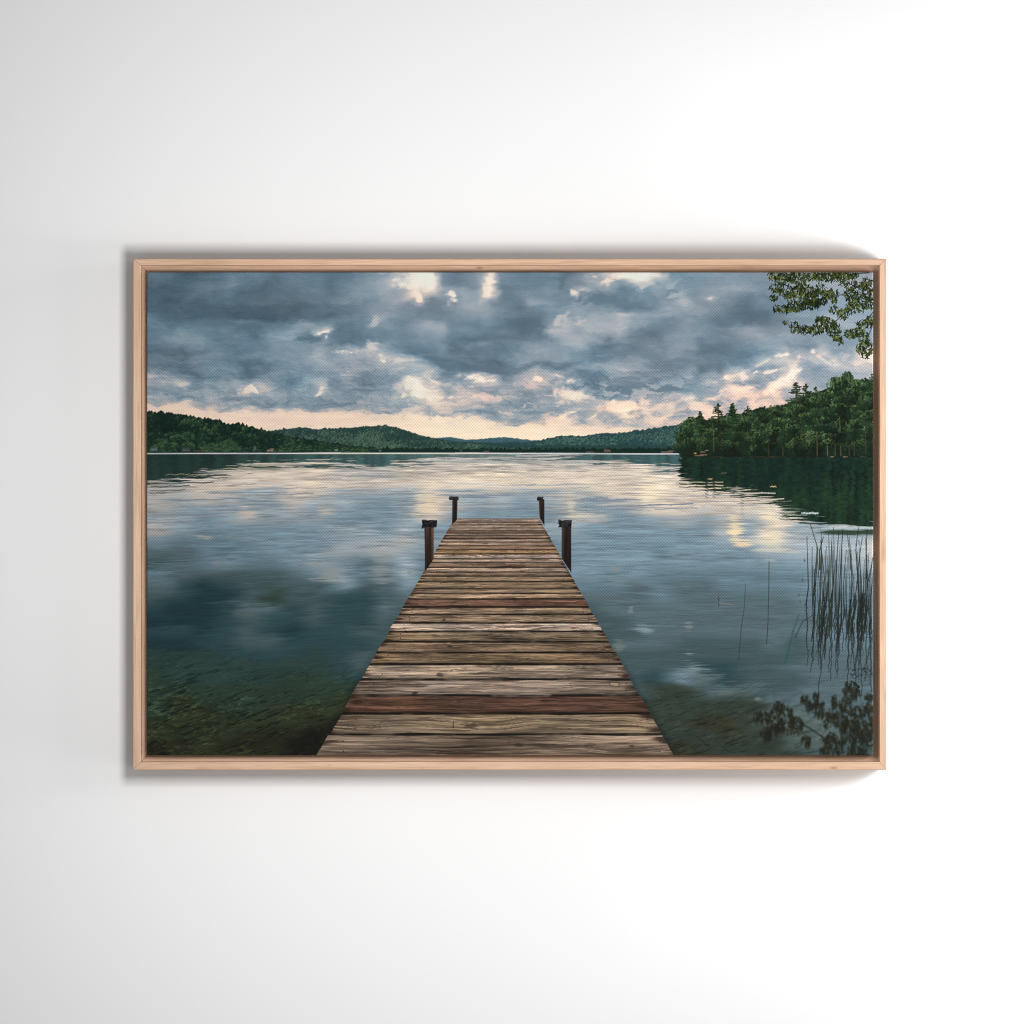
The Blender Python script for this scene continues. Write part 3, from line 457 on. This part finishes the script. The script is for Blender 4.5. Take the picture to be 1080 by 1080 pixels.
def plants(img):
    r = np.random.default_rng(23)
    # the leafy branch hanging in at the upper right (measured in a 8.64x frame from 800, 288)
    T = lambda x, y: (800 + x / 8.64, 288 + y / 8.64)
    for p in [[(1060, 60), (900, 120), (760, 200), (600, 210), (430, 150), (250, 60)], [(1060, 150), (900, 240), (800, 350), (700, 440), (560, 480), (380, 510), (240, 460)], [(1060, 330), (980, 440), (900, 530), (800, 560)], [(1060, 420), (1000, 560), (970, 700)], [(620, 210), (480, 280), (300, 330), (160, 320)], [(430, 150), (250, 190), (120, 230)], [(1000, 0), (860, 10), (620, 20), (380, 20), (120, 30)]]:
        line(img, [T(*q) for q in p], 1.3, .5, rgb(52, 44, 36), .8)
    for bx, by, ex, ey in [(300, 330, 190, 370), (200, 200, 140, 150), (330, 150, 230, 110), (520, 230, 470, 340), (600, 210, 690, 170), (560, 480, 520, 570), (690, 440, 690, 560), (700, 590, 760, 640), (800, 350, 760, 420), (900, 240, 960, 320), (880, 130, 820, 90), (980, 440, 910, 450), (1000, 560, 940, 650), (960, 690, 930, 720), (240, 460, 225, 440), (380, 510, 350, 560)]:
        line(img, [T(bx, by), T(ex, ey)], .9, .4, rgb(50, 44, 34), .8)
    B = [(130, 30, 60, 40, 16), (230, 60, 90, 60, 44), (360, 50, 110, 60, 56), (520, 30, 90, 50, 36), (660, 40, 110, 45, 62), (800, 20, 110, 40, 56), (135, 140, 40, 40, 12), (240, 160, 90, 50, 34), (130, 230, 40, 26, 10), (280, 220, 60, 40, 22), (400, 170, 100, 70, 60), (520, 230, 110, 80, 100), (450, 290, 120, 50, 56), (330, 310, 90, 46, 38), (230, 330, 60, 40, 18), (160, 320, 34, 36, 10), (650, 190, 80, 50, 34), (690, 240, 40, 40, 12), (560, 130, 60, 40, 12),
         (240, 460, 24, 18, 5), (320, 500, 50, 50, 18), (410, 520, 60, 40, 22), (520, 520, 70, 50, 30), (600, 460, 90, 60, 44), (680, 520, 70, 70, 36), (560, 420, 50, 30, 14), (740, 620, 34, 40, 12), (690, 600, 24, 24, 6), (680, 340, 50, 40, 10), (770, 380, 60, 50, 22), (840, 320, 60, 50, 24), (900, 250, 90, 80, 48), (830, 200, 60, 60, 22), (880, 120, 110, 40, 30), (780, 100, 50, 30, 10), (980, 90, 50, 50, 16), (990, 180, 60, 70, 26), (1010, 280, 40, 60, 16), (940, 330, 50, 40, 12),
         (830, 560, 60, 40, 22), (900, 540, 60, 40, 20), (960, 470, 70, 40, 22), (1010, 430, 40, 40, 14), (960, 600, 60, 60, 26), (930, 690, 50, 50, 18), (990, 690, 50, 60, 22), (970, 760, 30, 26, 6), (1030, 700, 14, 40, 5)]
    for bx, by, rx, ry, n in B:
        for _ in range(int(n * 2.3)):
            t = r.uniform(0, 6.28); q = np.sqrt(r.random())
            x, y = T(bx + rx * q * np.cos(t), by + ry * q * np.sin(t))
            b = r.random() - .25 * (abs(bx - 520) < 120 and abs(by - 230) < 90)
            c = rgb(25, 33, 18) if b < .36 else rgb(49, 62, 28) if b < .68 else rgb(80, 94, 42) if b < .9 else rgb(116, 124, 66)
            ang = r.choice([1.0, 1.35, 1.75, 2.15, .5]) + r.normal() * .25
            leaf(img, x, y, r.uniform(3.2, 5.6), r.uniform(.45, .8), ang, c * r.uniform(.7, 1.05), .94)
    # its reflection, lower right (7.2x frame from 780, 680): broken, smeared downwards
    R = lambda x, y: (780 + x / 7.2, 680 + y / 7.2)
    line(img, [R(440, 580), R(530, 630), R(620, 690), R(690, 760), R(710, 840)], 1.4, 1.6, rgb(26, 26, 18), .8)
    B = [(170, 540, 70, 40, 40), (280, 560, 70, 90, 70), (300, 460, 40, 40, 22), (200, 660, 50, 40, 24), (215, 700, 30, 24, 12), (310, 640, 60, 30, 20), (420, 600, 60, 60, 44), (375, 480, 24, 30, 8), (390, 540, 26, 30, 10), (490, 410, 40, 34, 20), (530, 460, 30, 50, 18), (575, 420, 24, 70, 26), (620, 480, 26, 60, 20), (505, 720, 46, 36, 26), (590, 510, 20, 30, 6),
         (715, 420, 22, 50, 16), (690, 530, 40, 50, 22), (800, 450, 50, 60, 34), (760, 560, 60, 70, 44), (840, 330, 60, 60, 40), (880, 370, 40, 40, 18), (900, 500, 90, 40, 40), (975, 390, 36, 24, 14), (980, 480, 36, 40, 16), (850, 600, 70, 60, 44), (790, 650, 30, 90, 30), (920, 620, 60, 60, 34), (980, 690, 40, 90, 30), (850, 740, 30, 90, 30), (750, 770, 30, 60, 22), (930, 760, 40, 60, 24), (900, 680, 60, 40, 22), (680, 740, 60, 60, 36), (640, 800, 40, 40, 20), (700, 690, 40, 30, 12), (900, 820, 90, 24, 26), (650, 590, 24, 30, 8), (1000, 570, 20, 60, 12)]
    for bx, by, rx, ry, n in B:
        for _ in range(int(n * 1.6)):
            t = r.uniform(0, 6.28); q = np.sqrt(r.random()); x, y = R(bx + rx * q * np.cos(t), by + ry * q * np.sin(t))
            b = r.random(); c = rgb(26, 28, 20) if b < .6 else rgb(37, 38, 25) if b < .9 else rgb(52, 52, 34)
            if r.random() < .75: line(img, [(x, y), (x + r.normal() * .6, y + r.uniform(2, 6))], 1.7, .7, c, .7)
            else: leaf(img, x, y, r.uniform(2.6, 5), r.uniform(.7, 1.4), r.uniform(-.6, .8), c, .75)
    W = win(785, 922, 725, 797); q = img[W].copy()
    for _ in range(2):
        for ax in (0, 1): q = (np.roll(q, 1, ax) + 2 * q + np.roll(q, -1, ax)) / 4
    img[W][2:-2, 2:-2] = q[2:-2, 2:-2]
    # reeds: stems with a wavering reflection below the water line
    stems = [(850.5, 566, 852, 620, 848, 690), (854, 552, 862, 578, 857, 690), (861, 580, 858, 620, 856, 660), (865, 570, 869, 610, 866, 700), (866.5, 585, 864, 630, 862, 690), (873.5, 562, 873.6, 610, 869, 720), (878.5, 556, 879, 600, 876, 700), (877, 575, 878, 620, 872, 690), (884, 560, 881, 610, 881, 700), (888.5, 558, 885, 620, 884, 690), (892, 580, 889, 620, 887, 680), (895, 566, 899, 610, 895, 720),
             (897, 580, 897, 630, 893, 690), (902, 574, 904, 610, 898, 700), (904, 582, 905, 625, 903, 720), (909, 566, 904.5, 600, 907, 700), (911, 590, 910, 630, 905, 690), (914, 585, 912, 625, 909, 720), (920, 588, 915, 612, 911, 700), (921, 600, 917, 640, 914, 700), (918, 610, 918, 650, 917, 720), (907, 600, 908, 650, 901, 690), (900, 605, 900, 650, 899, 690), (887, 610, 887, 650, 886, 690), (872, 600, 870.5, 640, 868, 690), (858, 600, 859, 640, 857, 700), (868, 566, 864, 580, 866, 600), (893, 562, 896, 585, 897, 600), (905, 556, 902, 580, 904, 600), (914, 558, 913, 585, 913, 610), (881, 590, 876, 640, 874, 690)]
    for k, (x0, y0, x1, y1, x2, y2) in enumerate(stems):
        pts = [(x0, y0), ((x0 + x1) / 2 + r.normal() * .3, (y0 + y1) / 2), (x1, y1), ((x1 + x2) / 2 + r.normal() * .5, min((y1 + 655) / 2, y2))]
        line(img, pts, .5, r.uniform(.9, 1.6), rgb(28, 31, 23) * r.uniform(.8, 1.2), .92)
        if y2 > 660:
            y = pts[-1][1]; x = pts[-1][0]; p = [(x, y)]
            while y < y2 + r.uniform(0, 30):
                y += 3.2; x += (x2 - x1) / 26 + r.normal() * .55; p.append((x, y))
            line(img, p, 1.6, .7, rgb(32, 38, 37), .66)
    for k in range(34):                                       # fine stems between the tall ones
        x = r.uniform(856, 920); y = r.uniform(562, 612); x1 = x + r.normal() * 3; yb = r.uniform(645, 662)
        line(img, [(x1 + r.normal() * 1.2, y), ((x + x1) / 2 + r.normal() * .4, (y + yb) / 2), (x, yb), (x - 1 + r.normal(), yb + 14)], .45, .95, rgb(34, 38, 28) * r.uniform(.8, 1.3), .8)
    for k in range(64):                                       # dense foot of the bed
        x = r.uniform(862, 921) if k % 3 else r.uniform(895, 921); y = r.uniform(625, 665); p = [(x, y)]
        for _ in range(r.integers(4, 13)): p.append((p[-1][0] + r.normal() * .6 - .25, p[-1][1] + 3.2))
        line(img, p, r.uniform(.8, 1.7), .5, rgb(28, 31, 29), .62)
    for k in range(40):
        x = r.uniform(896, 921); y = r.uniform(704, 715)
        line(img, [(x, y), (x + r.normal() * 1.5, y + r.uniform(-2, 2))], 1.2, .6, rgb(30, 32, 26), .6)
    line(img, [(810.6, 592), (810.4, 620), (809.6, 655), (808, 679)], .6, .8, rgb(44, 50, 48), .9)
    line(img, [(785.8, 616), (784.6, 640), (781, 665), (778.6, 696)], .5, .9, rgb(50, 56, 54), .85)
    line(img, [(757.6, 629), (757.7, 639)], .9, .9, rgb(62, 54, 44), .9); line(img, [(758, 635), (765, 636.4), (773, 637.6)], .9, .6, rgb(142, 128, 100), .75)
    line(img, [(811, 634), (818, 634.6)], .8, .6, rgb(110, 110, 100), .5)
    line(img, [(842, 648), (836, 665), (828, 698)], 1.2, 3.2, rgb(44, 76, 74), .45)
    line(img, [(857, 648), (846, 655), (838, 672)], 1., 1.6, rgb(34, 52, 56), .5)
    for x, y in [(846, 611), (842, 627), (843.5, 634), (848, 591)]: leaf(img, x, y, 4, .9, 1.4, rgb(74, 82, 66), .7)

def paint():
    img = np.zeros((NH, NW, 3), np.float32)
    sky(img); land(img); water(img); plants_first = None
    dock(img); posts(img); plants(img)
    b = img.copy()                                            # printed crisp: a light unsharp mask
    for ax in (0, 1): b = (np.roll(b, 1, ax) + 2 * b + np.roll(b, -1, ax)) / 4
    img = img + (img - b) * .55
    img = img * np.array([1.005, 1.0, 1.0], np.float32)
    return np.clip(img, 0, 1)

GAIN = 1.40

# ------------------------------------------------------------------ the place
import bpy
from mathutils import Vector

SC = bpy.context.scene
COL = SC.collection
CAM = 5.0                       # metres from the lens to the wall; one unit of the sheet is a millimetre at the wall
ZC = 1.5                        # height of the picture's middle above the floor
FACE, LEDGE, SHEET = .048, .0365, .0482     # how far the lip, the ledge and the canvas stand off the wall

def place(px, py, off):         # a point on the photographed plane that stands `off` metres before the wall
    k = (1 - off / CAM) / 1000
    return ((px - 540) * k, -off, ZC + (540 - py) * k)

def nodes(name, rough, spec):
    m = bpy.data.materials.new(name); m.use_nodes = True
    nt = m.node_tree; b = nt.nodes['Principled BSDF']
    b.inputs['Roughness'].default_value = rough; b.inputs['Specular IOR Level'].default_value = spec
    return m, nt, b

def nd(nt, kind, **kw):
    n = nt.nodes.new(kind)
    for k, v in kw.items(): setattr(n, k, v)
    return n

def math_node(nt, op, a, b=None, c=None):
    n = nd(nt, 'ShaderNodeMath', operation=op)
    for i, v in enumerate((a, b, c)):
        if v is None: continue
        if isinstance(v, (int, float)): n.inputs[i].default_value = v
        else: nt.links.new(v, n.inputs[i])
    return n.outputs[0]

def wall_material():
    m, nt, b = nodes('white_wall_paint', .85, .15)
    tc = nd(nt, 'ShaderNodeTexCoord'); no = nd(nt, 'ShaderNodeTexNoise')
    no.inputs['Scale'].default_value = 900; no.inputs['Detail'].default_value = 3
    nt.links.new(tc.outputs['Object'], no.inputs['Vector'])
    bp = nd(nt, 'ShaderNodeBump'); bp.inputs['Strength'].default_value = .02; bp.inputs['Distance'].default_value = .0004
    nt.links.new(no.outputs['Fac'], bp.inputs['Height']); nt.links.new(bp.outputs['Normal'], b.inputs['Normal'])
    b.inputs['Base Color'].default_value = (.82, .82, .82, 1)
    return m

def wood_material(axis):
    m, nt, b = nodes('pale_oak_' + ('along' if axis == 'x' else 'upright'), .55, .25)
    tc = nd(nt, 'ShaderNodeTexCoord')
    def grain(along, across, detail, dist):
        mp = nd(nt, 'ShaderNodeMapping')
        mp.inputs['Scale'].default_value = (along, across, across) if axis == 'x' else (across, across, along)
        no = nd(nt, 'ShaderNodeTexNoise'); no.inputs['Scale'].default_value = 1
        no.inputs['Detail'].default_value = detail; no.inputs['Distortion'].default_value = dist
        nt.links.new(tc.outputs['Object'], mp.inputs['Vector']); nt.links.new(mp.outputs[0], no.inputs['Vector'])
        return no.outputs['Fac']
    fine = grain(24, 1500, 3, .3); wide = grain(9, 260, 4, 1.2); patch = grain(14, 60, 2, 0)
    def ramp(src, stops):
        r = nd(nt, 'ShaderNodeValToRGB'); e = r.color_ramp.elements
        while len(e) < len(stops): e.new(.5)
        for q, (p, c) in zip(e, stops): q.position = p; q.color = (*c, 1)
        nt.links.new(src, r.inputs[0]); return r.outputs[0]
    c1 = ramp(wide, [(.30, (.47, .30, .195)), (.45, (.55, .365, .248)), (.62, (.60, .405, .285)), (.75, (.54, .35, .235))])
    f2 = ramp(fine, [(.3, (.80, .78, .76)), (.55, (1, 1, 1)), (.75, (1.06, 1.06, 1.06))])
    f3 = ramp(patch, [(.22, (.78, .72, .66)), (.36, (1, 1, 1))])
    vo = nd(nt, 'ShaderNodeTexVoronoi'); vo.inputs['Scale'].default_value = 1
    mp = nd(nt, 'ShaderNodeMapping'); mp.inputs['Scale'].default_value = (14, 40, 40) if axis == 'x' else (40, 40, 14)
    nt.links.new(tc.outputs['Object'], mp.inputs['Vector']); nt.links.new(mp.outputs[0], vo.inputs['Vector'])
    f4 = ramp(vo.outputs['Distance'], [(.02, (.45, .36, .30)), (.075, (1, 1, 1))])
    out = c1
    for f, k in ((f2, 1), (f3, 1), (f4, .8)):
        mx = nd(nt, 'ShaderNodeMixRGB', blend_type='MULTIPLY'); mx.inputs[0].default_value = k
        nt.links.new(out, mx.inputs[1]); nt.links.new(f, mx.inputs[2]); out = mx.outputs[0]
    nt.links.new(out, b.inputs['Base Color'])
    bp = nd(nt, 'ShaderNodeBump'); bp.inputs['Strength'].default_value = .15; bp.inputs['Distance'].default_value = .0003
    nt.links.new(fine, bp.inputs['Height']); nt.links.new(bp.outputs['Normal'], b.inputs['Normal'])
    return m

def canvas_material():
    m, nt, b = nodes('printed_canvas', .9, .08)
    at = nd(nt, 'ShaderNodeAttribute', attribute_name='print')
    tc = nd(nt, 'ShaderNodeTexCoord'); sp = nd(nt, 'ShaderNodeSeparateXYZ')
    nt.links.new(tc.outputs['Object'], sp.inputs[0])
    p = .00325
    wx = math_node(nt, 'SINE', math_node(nt, 'MULTIPLY', sp.outputs['X'], 6.28318 / p))
    wz = math_node(nt, 'SINE', math_node(nt, 'MULTIPLY', sp.outputs['Z'], 6.28318 / p))
    wv = math_node(nt, 'MULTIPLY', wx, wz)                     # over-and-under of the threads
    no = nd(nt, 'ShaderNodeTexNoise'); no.inputs['Scale'].default_value = 1; no.inputs['Detail'].default_value = 2
    mp = nd(nt, 'ShaderNodeMapping'); mp.inputs['Scale'].default_value = (60, 60, 700)
    nt.links.new(tc.outputs['Object'], mp.inputs['Vector']); nt.links.new(mp.outputs[0], no.inputs['Vector'])
    fac = math_node(nt, 'ADD', math_node(nt, 'MULTIPLY_ADD', wv, WEAVE, 1 - .05), math_node(nt, 'MULTIPLY', no.outputs['Fac'], .10))
    vm = nd(nt, 'ShaderNodeVectorMath', operation='SCALE')
    nt.links.new(at.outputs['Color'], vm.inputs[0]); nt.links.new(fac, vm.inputs['Scale'])
    nt.links.new(vm.outputs[0], b.inputs['Base Color'])
    bp = nd(nt, 'ShaderNodeBump'); bp.inputs['Strength'].default_value = .12; bp.inputs['Distance'].default_value = .0003
    nt.links.new(wv, bp.inputs['Height']); nt.links.new(bp.outputs['Normal'], b.inputs['Normal'])
    return m

WEAVE = .12

def mesh_object(name, verts, faces, mat, parent=None, origin=(0, 0, 0)):
    me = bpy.data.meshes.new(name)
    me.from_pydata([tuple(Vector(v) - Vector(origin)) for v in verts], [], faces)
    me.validate(); me.update(); me.materials.append(mat)
    o = bpy.data.objects.new(name, me); COL.objects.link(o)
    if parent: o.parent = parent
    return o

# --- the wall behind
wall = mesh_object('wall', [(-2, 0, 0), (2, 0, 0), (2, 0, 3), (-2, 0, 3), (-2, .1, 0), (2, .1, 0), (2, .1, 3), (-2, .1, 3)],
                   [(0, 1, 2, 3), (5, 4, 7, 6), (0, 3, 7, 4), (1, 5, 6, 2), (3, 2, 6, 7), (0, 4, 5, 1)], wall_material())
wall['kind'] = 'structure'

# --- the framed print
root = bpy.data.objects.new('framed_print', None); COL.objects.link(root)
root.location = (0, 0, ZC); root.empty_display_size = .1
root['label'] = 'canvas print of a wooden dock on a calm lake, in a slim pale wood frame'
root['category'] = 'framed picture'
ORG = (0, 0, ZC)
OUT = dict(l=140.2, r=935.2, t=273.0, b=811.9)              # outer edge of the frame
LIP = dict(l=8.3, r=7.4, t=6.8, b=8.3)                       # lip and ledge widths seen on each side
LED = dict(l=6.8, r=6.9, t=7.8, b=7.0)
CH = .7                                                      # softened arris
# profile: inset in lips, inset in ledges, extra inset (mm), distance off the wall
PROF = [(0, 0, 0, .0005), (0, 0, 0, FACE - CH / 1000), (0, 0, CH, FACE), (1, 0, -.15, FACE), (1, 0, 0, FACE - .00015), (1, 0, 0, LEDGE), (1, 1, 4, LEDGE), (1, 1, 4, .0005)]

def corner(h, v, k):
    a, b_, e, off = PROF[k]
    # widths belong to the plane they are seen on; keep the frame's walls square to the wall
    f = (1 - FACE / CAM) / 1000
    ix = (a * LIP[h] + b_ * LED[h] + e) * f; iz = (a * LIP[v] + b_ * LED[v] + e) * f
    x = (OUT[h] - 540) * f; z = ZC + (540 - OUT[v]) * f
    x += ix if h == 'l' else -ix; z += -iz if v == 't' else iz
    return Vector((x, -off, z))

WOOD = {'x': wood_material('x'), 'z': wood_material('z')}
for ends, ax in (((('l', 't'), ('r', 't')), 'x'), ((('r', 't'), ('r', 'b')), 'z'), ((('r', 'b'), ('l', 'b')), 'x'), ((('l', 'b'), ('l', 't')), 'z')):
    A = [corner(*ends[0], k) for k in range(8)]; B = [corner(*ends[1], k) for k in range(8)]
    d = (B[1] - A[1]).normalized() * .00016                  # hairline open mitres
    vs = [p + d for p in A] + [p - d for p in B]
    fs = [(k, (k + 1) % 8, 8 + (k + 1) % 8, 8 + k) for k in range(8)] + [tuple(range(7, -1, -1)), tuple(range(8, 16))]
    o = mesh_object('frame_rail', vs, fs, WOOD[ax], root, ORG)

# the canvas: printed face and turned-over edges, one continuous sheet of fine facets
pic = paint()
lin = np.where(pic <= .04045, pic / 12.92, ((pic + .055) / 1.055) ** 2.4) / GAIN
lin = lin[::-1]                                              # bottom row first
nx, ny = NW, NH
x0, _, zt = place(PX0, PY0, SHEET); x1, _, zb = place(PX1, PY1, SHEET)
gx = np.linspace(x0, x1, nx); gz = np.linspace(zb, zt, ny) - ZC
GX, GZ = np.meshgrid(gx, gz)
front = np.stack([GX, np.full_like(GX, -SHEET), GZ], -1).reshape(-1, 3)
fc = lin.reshape(-1, 3)
ring = np.concatenate([np.arange(nx), np.arange(1, ny) * nx + nx - 1, (ny - 1) * nx + np.arange(nx - 2, -1, -1), np.arange(ny - 2, 0, -1) * nx])
back = front[ring].copy(); back[:, 1] = -LEDGE + .001
co = np.concatenate([front, back]); cl = np.concatenate([fc, fc[ring]])
i = (np.arange(ny - 1)[:, None] * nx + np.arange(nx - 1)[None]).reshape(-1)
q1 = np.stack([i, i + 1, i + nx + 1, i + nx], -1)
n = len(ring); e0 = np.arange(n); e1 = (e0 + 1) % n
q2 = np.stack([ring[e1], ring[e0], nx * ny + e0, nx * ny + e1], -1)
qs = np.concatenate([q1, q2]).astype(np.int32)
me = bpy.data.meshes.new('canvas')
me.vertices.add(len(co)); me.vertices.foreach_set('co', co.astype(np.float32).ravel())
me.loops.add(qs.size); me.loops.foreach_set('vertex_index', qs.ravel())
me.polygons.add(len(qs)); me.polygons.foreach_set('loop_start', np.arange(len(qs), dtype=np.int32) * 4)
me.update(calc_edges=True)
at = me.attributes.new('print', 'FLOAT_COLOR', 'POINT')
at.data.foreach_set('color', np.concatenate([cl, np.ones((len(cl), 1))], 1).astype(np.float32).ravel())
me.materials.append(canvas_material())
canvas = bpy.data.objects.new('canvas', me); COL.objects.link(canvas); canvas.parent = root

# --- light: a small softbox straight on, a long one raking in from the right, a little room light
def softbox(name, loc, aim, w, h, watts):
    L = bpy.data.lights.new(name, 'AREA'); L.shape = 'RECTANGLE'; L.size = w; L.size_y = h; L.energy = watts
    o = bpy.data.objects.new(name, L); COL.objects.link(o); o.location = loc
    o.rotation_euler = (Vector(aim) - Vector(loc)).to_track_quat('-Z', 'Y').to_euler()
    return o
softbox('front_softbox', (-.135, -.888, ZC + .008), (-.135, 0, ZC + .008), .168, .242, 6.01)
softbox('tall_softbox', (1.657, -.166, ZC - .177), (.365, 0, ZC - .177), .324, 1.8, 72)
softbox('side_softbox', (.892, -.40, ZC + .004), (.286, 0, ZC + .004), .802, .15, 5.57)
w = bpy.data.worlds.new('World'); SC.world = w; w.use_nodes = True
bg = w.node_tree.nodes['Background']; bg.inputs[0].default_value = (1, 1, 1, 1); bg.inputs[1].default_value = .32

# --- camera
cd = bpy.data.cameras.new('camera'); cam = bpy.data.objects.new('camera', cd); COL.objects.link(cam)
cam.location = (0, -CAM, ZC); cam.rotation_euler = (np.pi / 2, 0, 0)
cd.sensor_width = 36; cd.lens = 36 * CAM / 1.08; cd.clip_end = 100
SC.camera = cam
SC.cycles.filter_width = 1.0
SC.view_settings.view_transform = 'Standard'; SC.view_settings.look = 'None'
SC.view_settings.exposure = 0; SC.view_settings.gamma = 1; SC.view_settings.use_curve_mapping = False
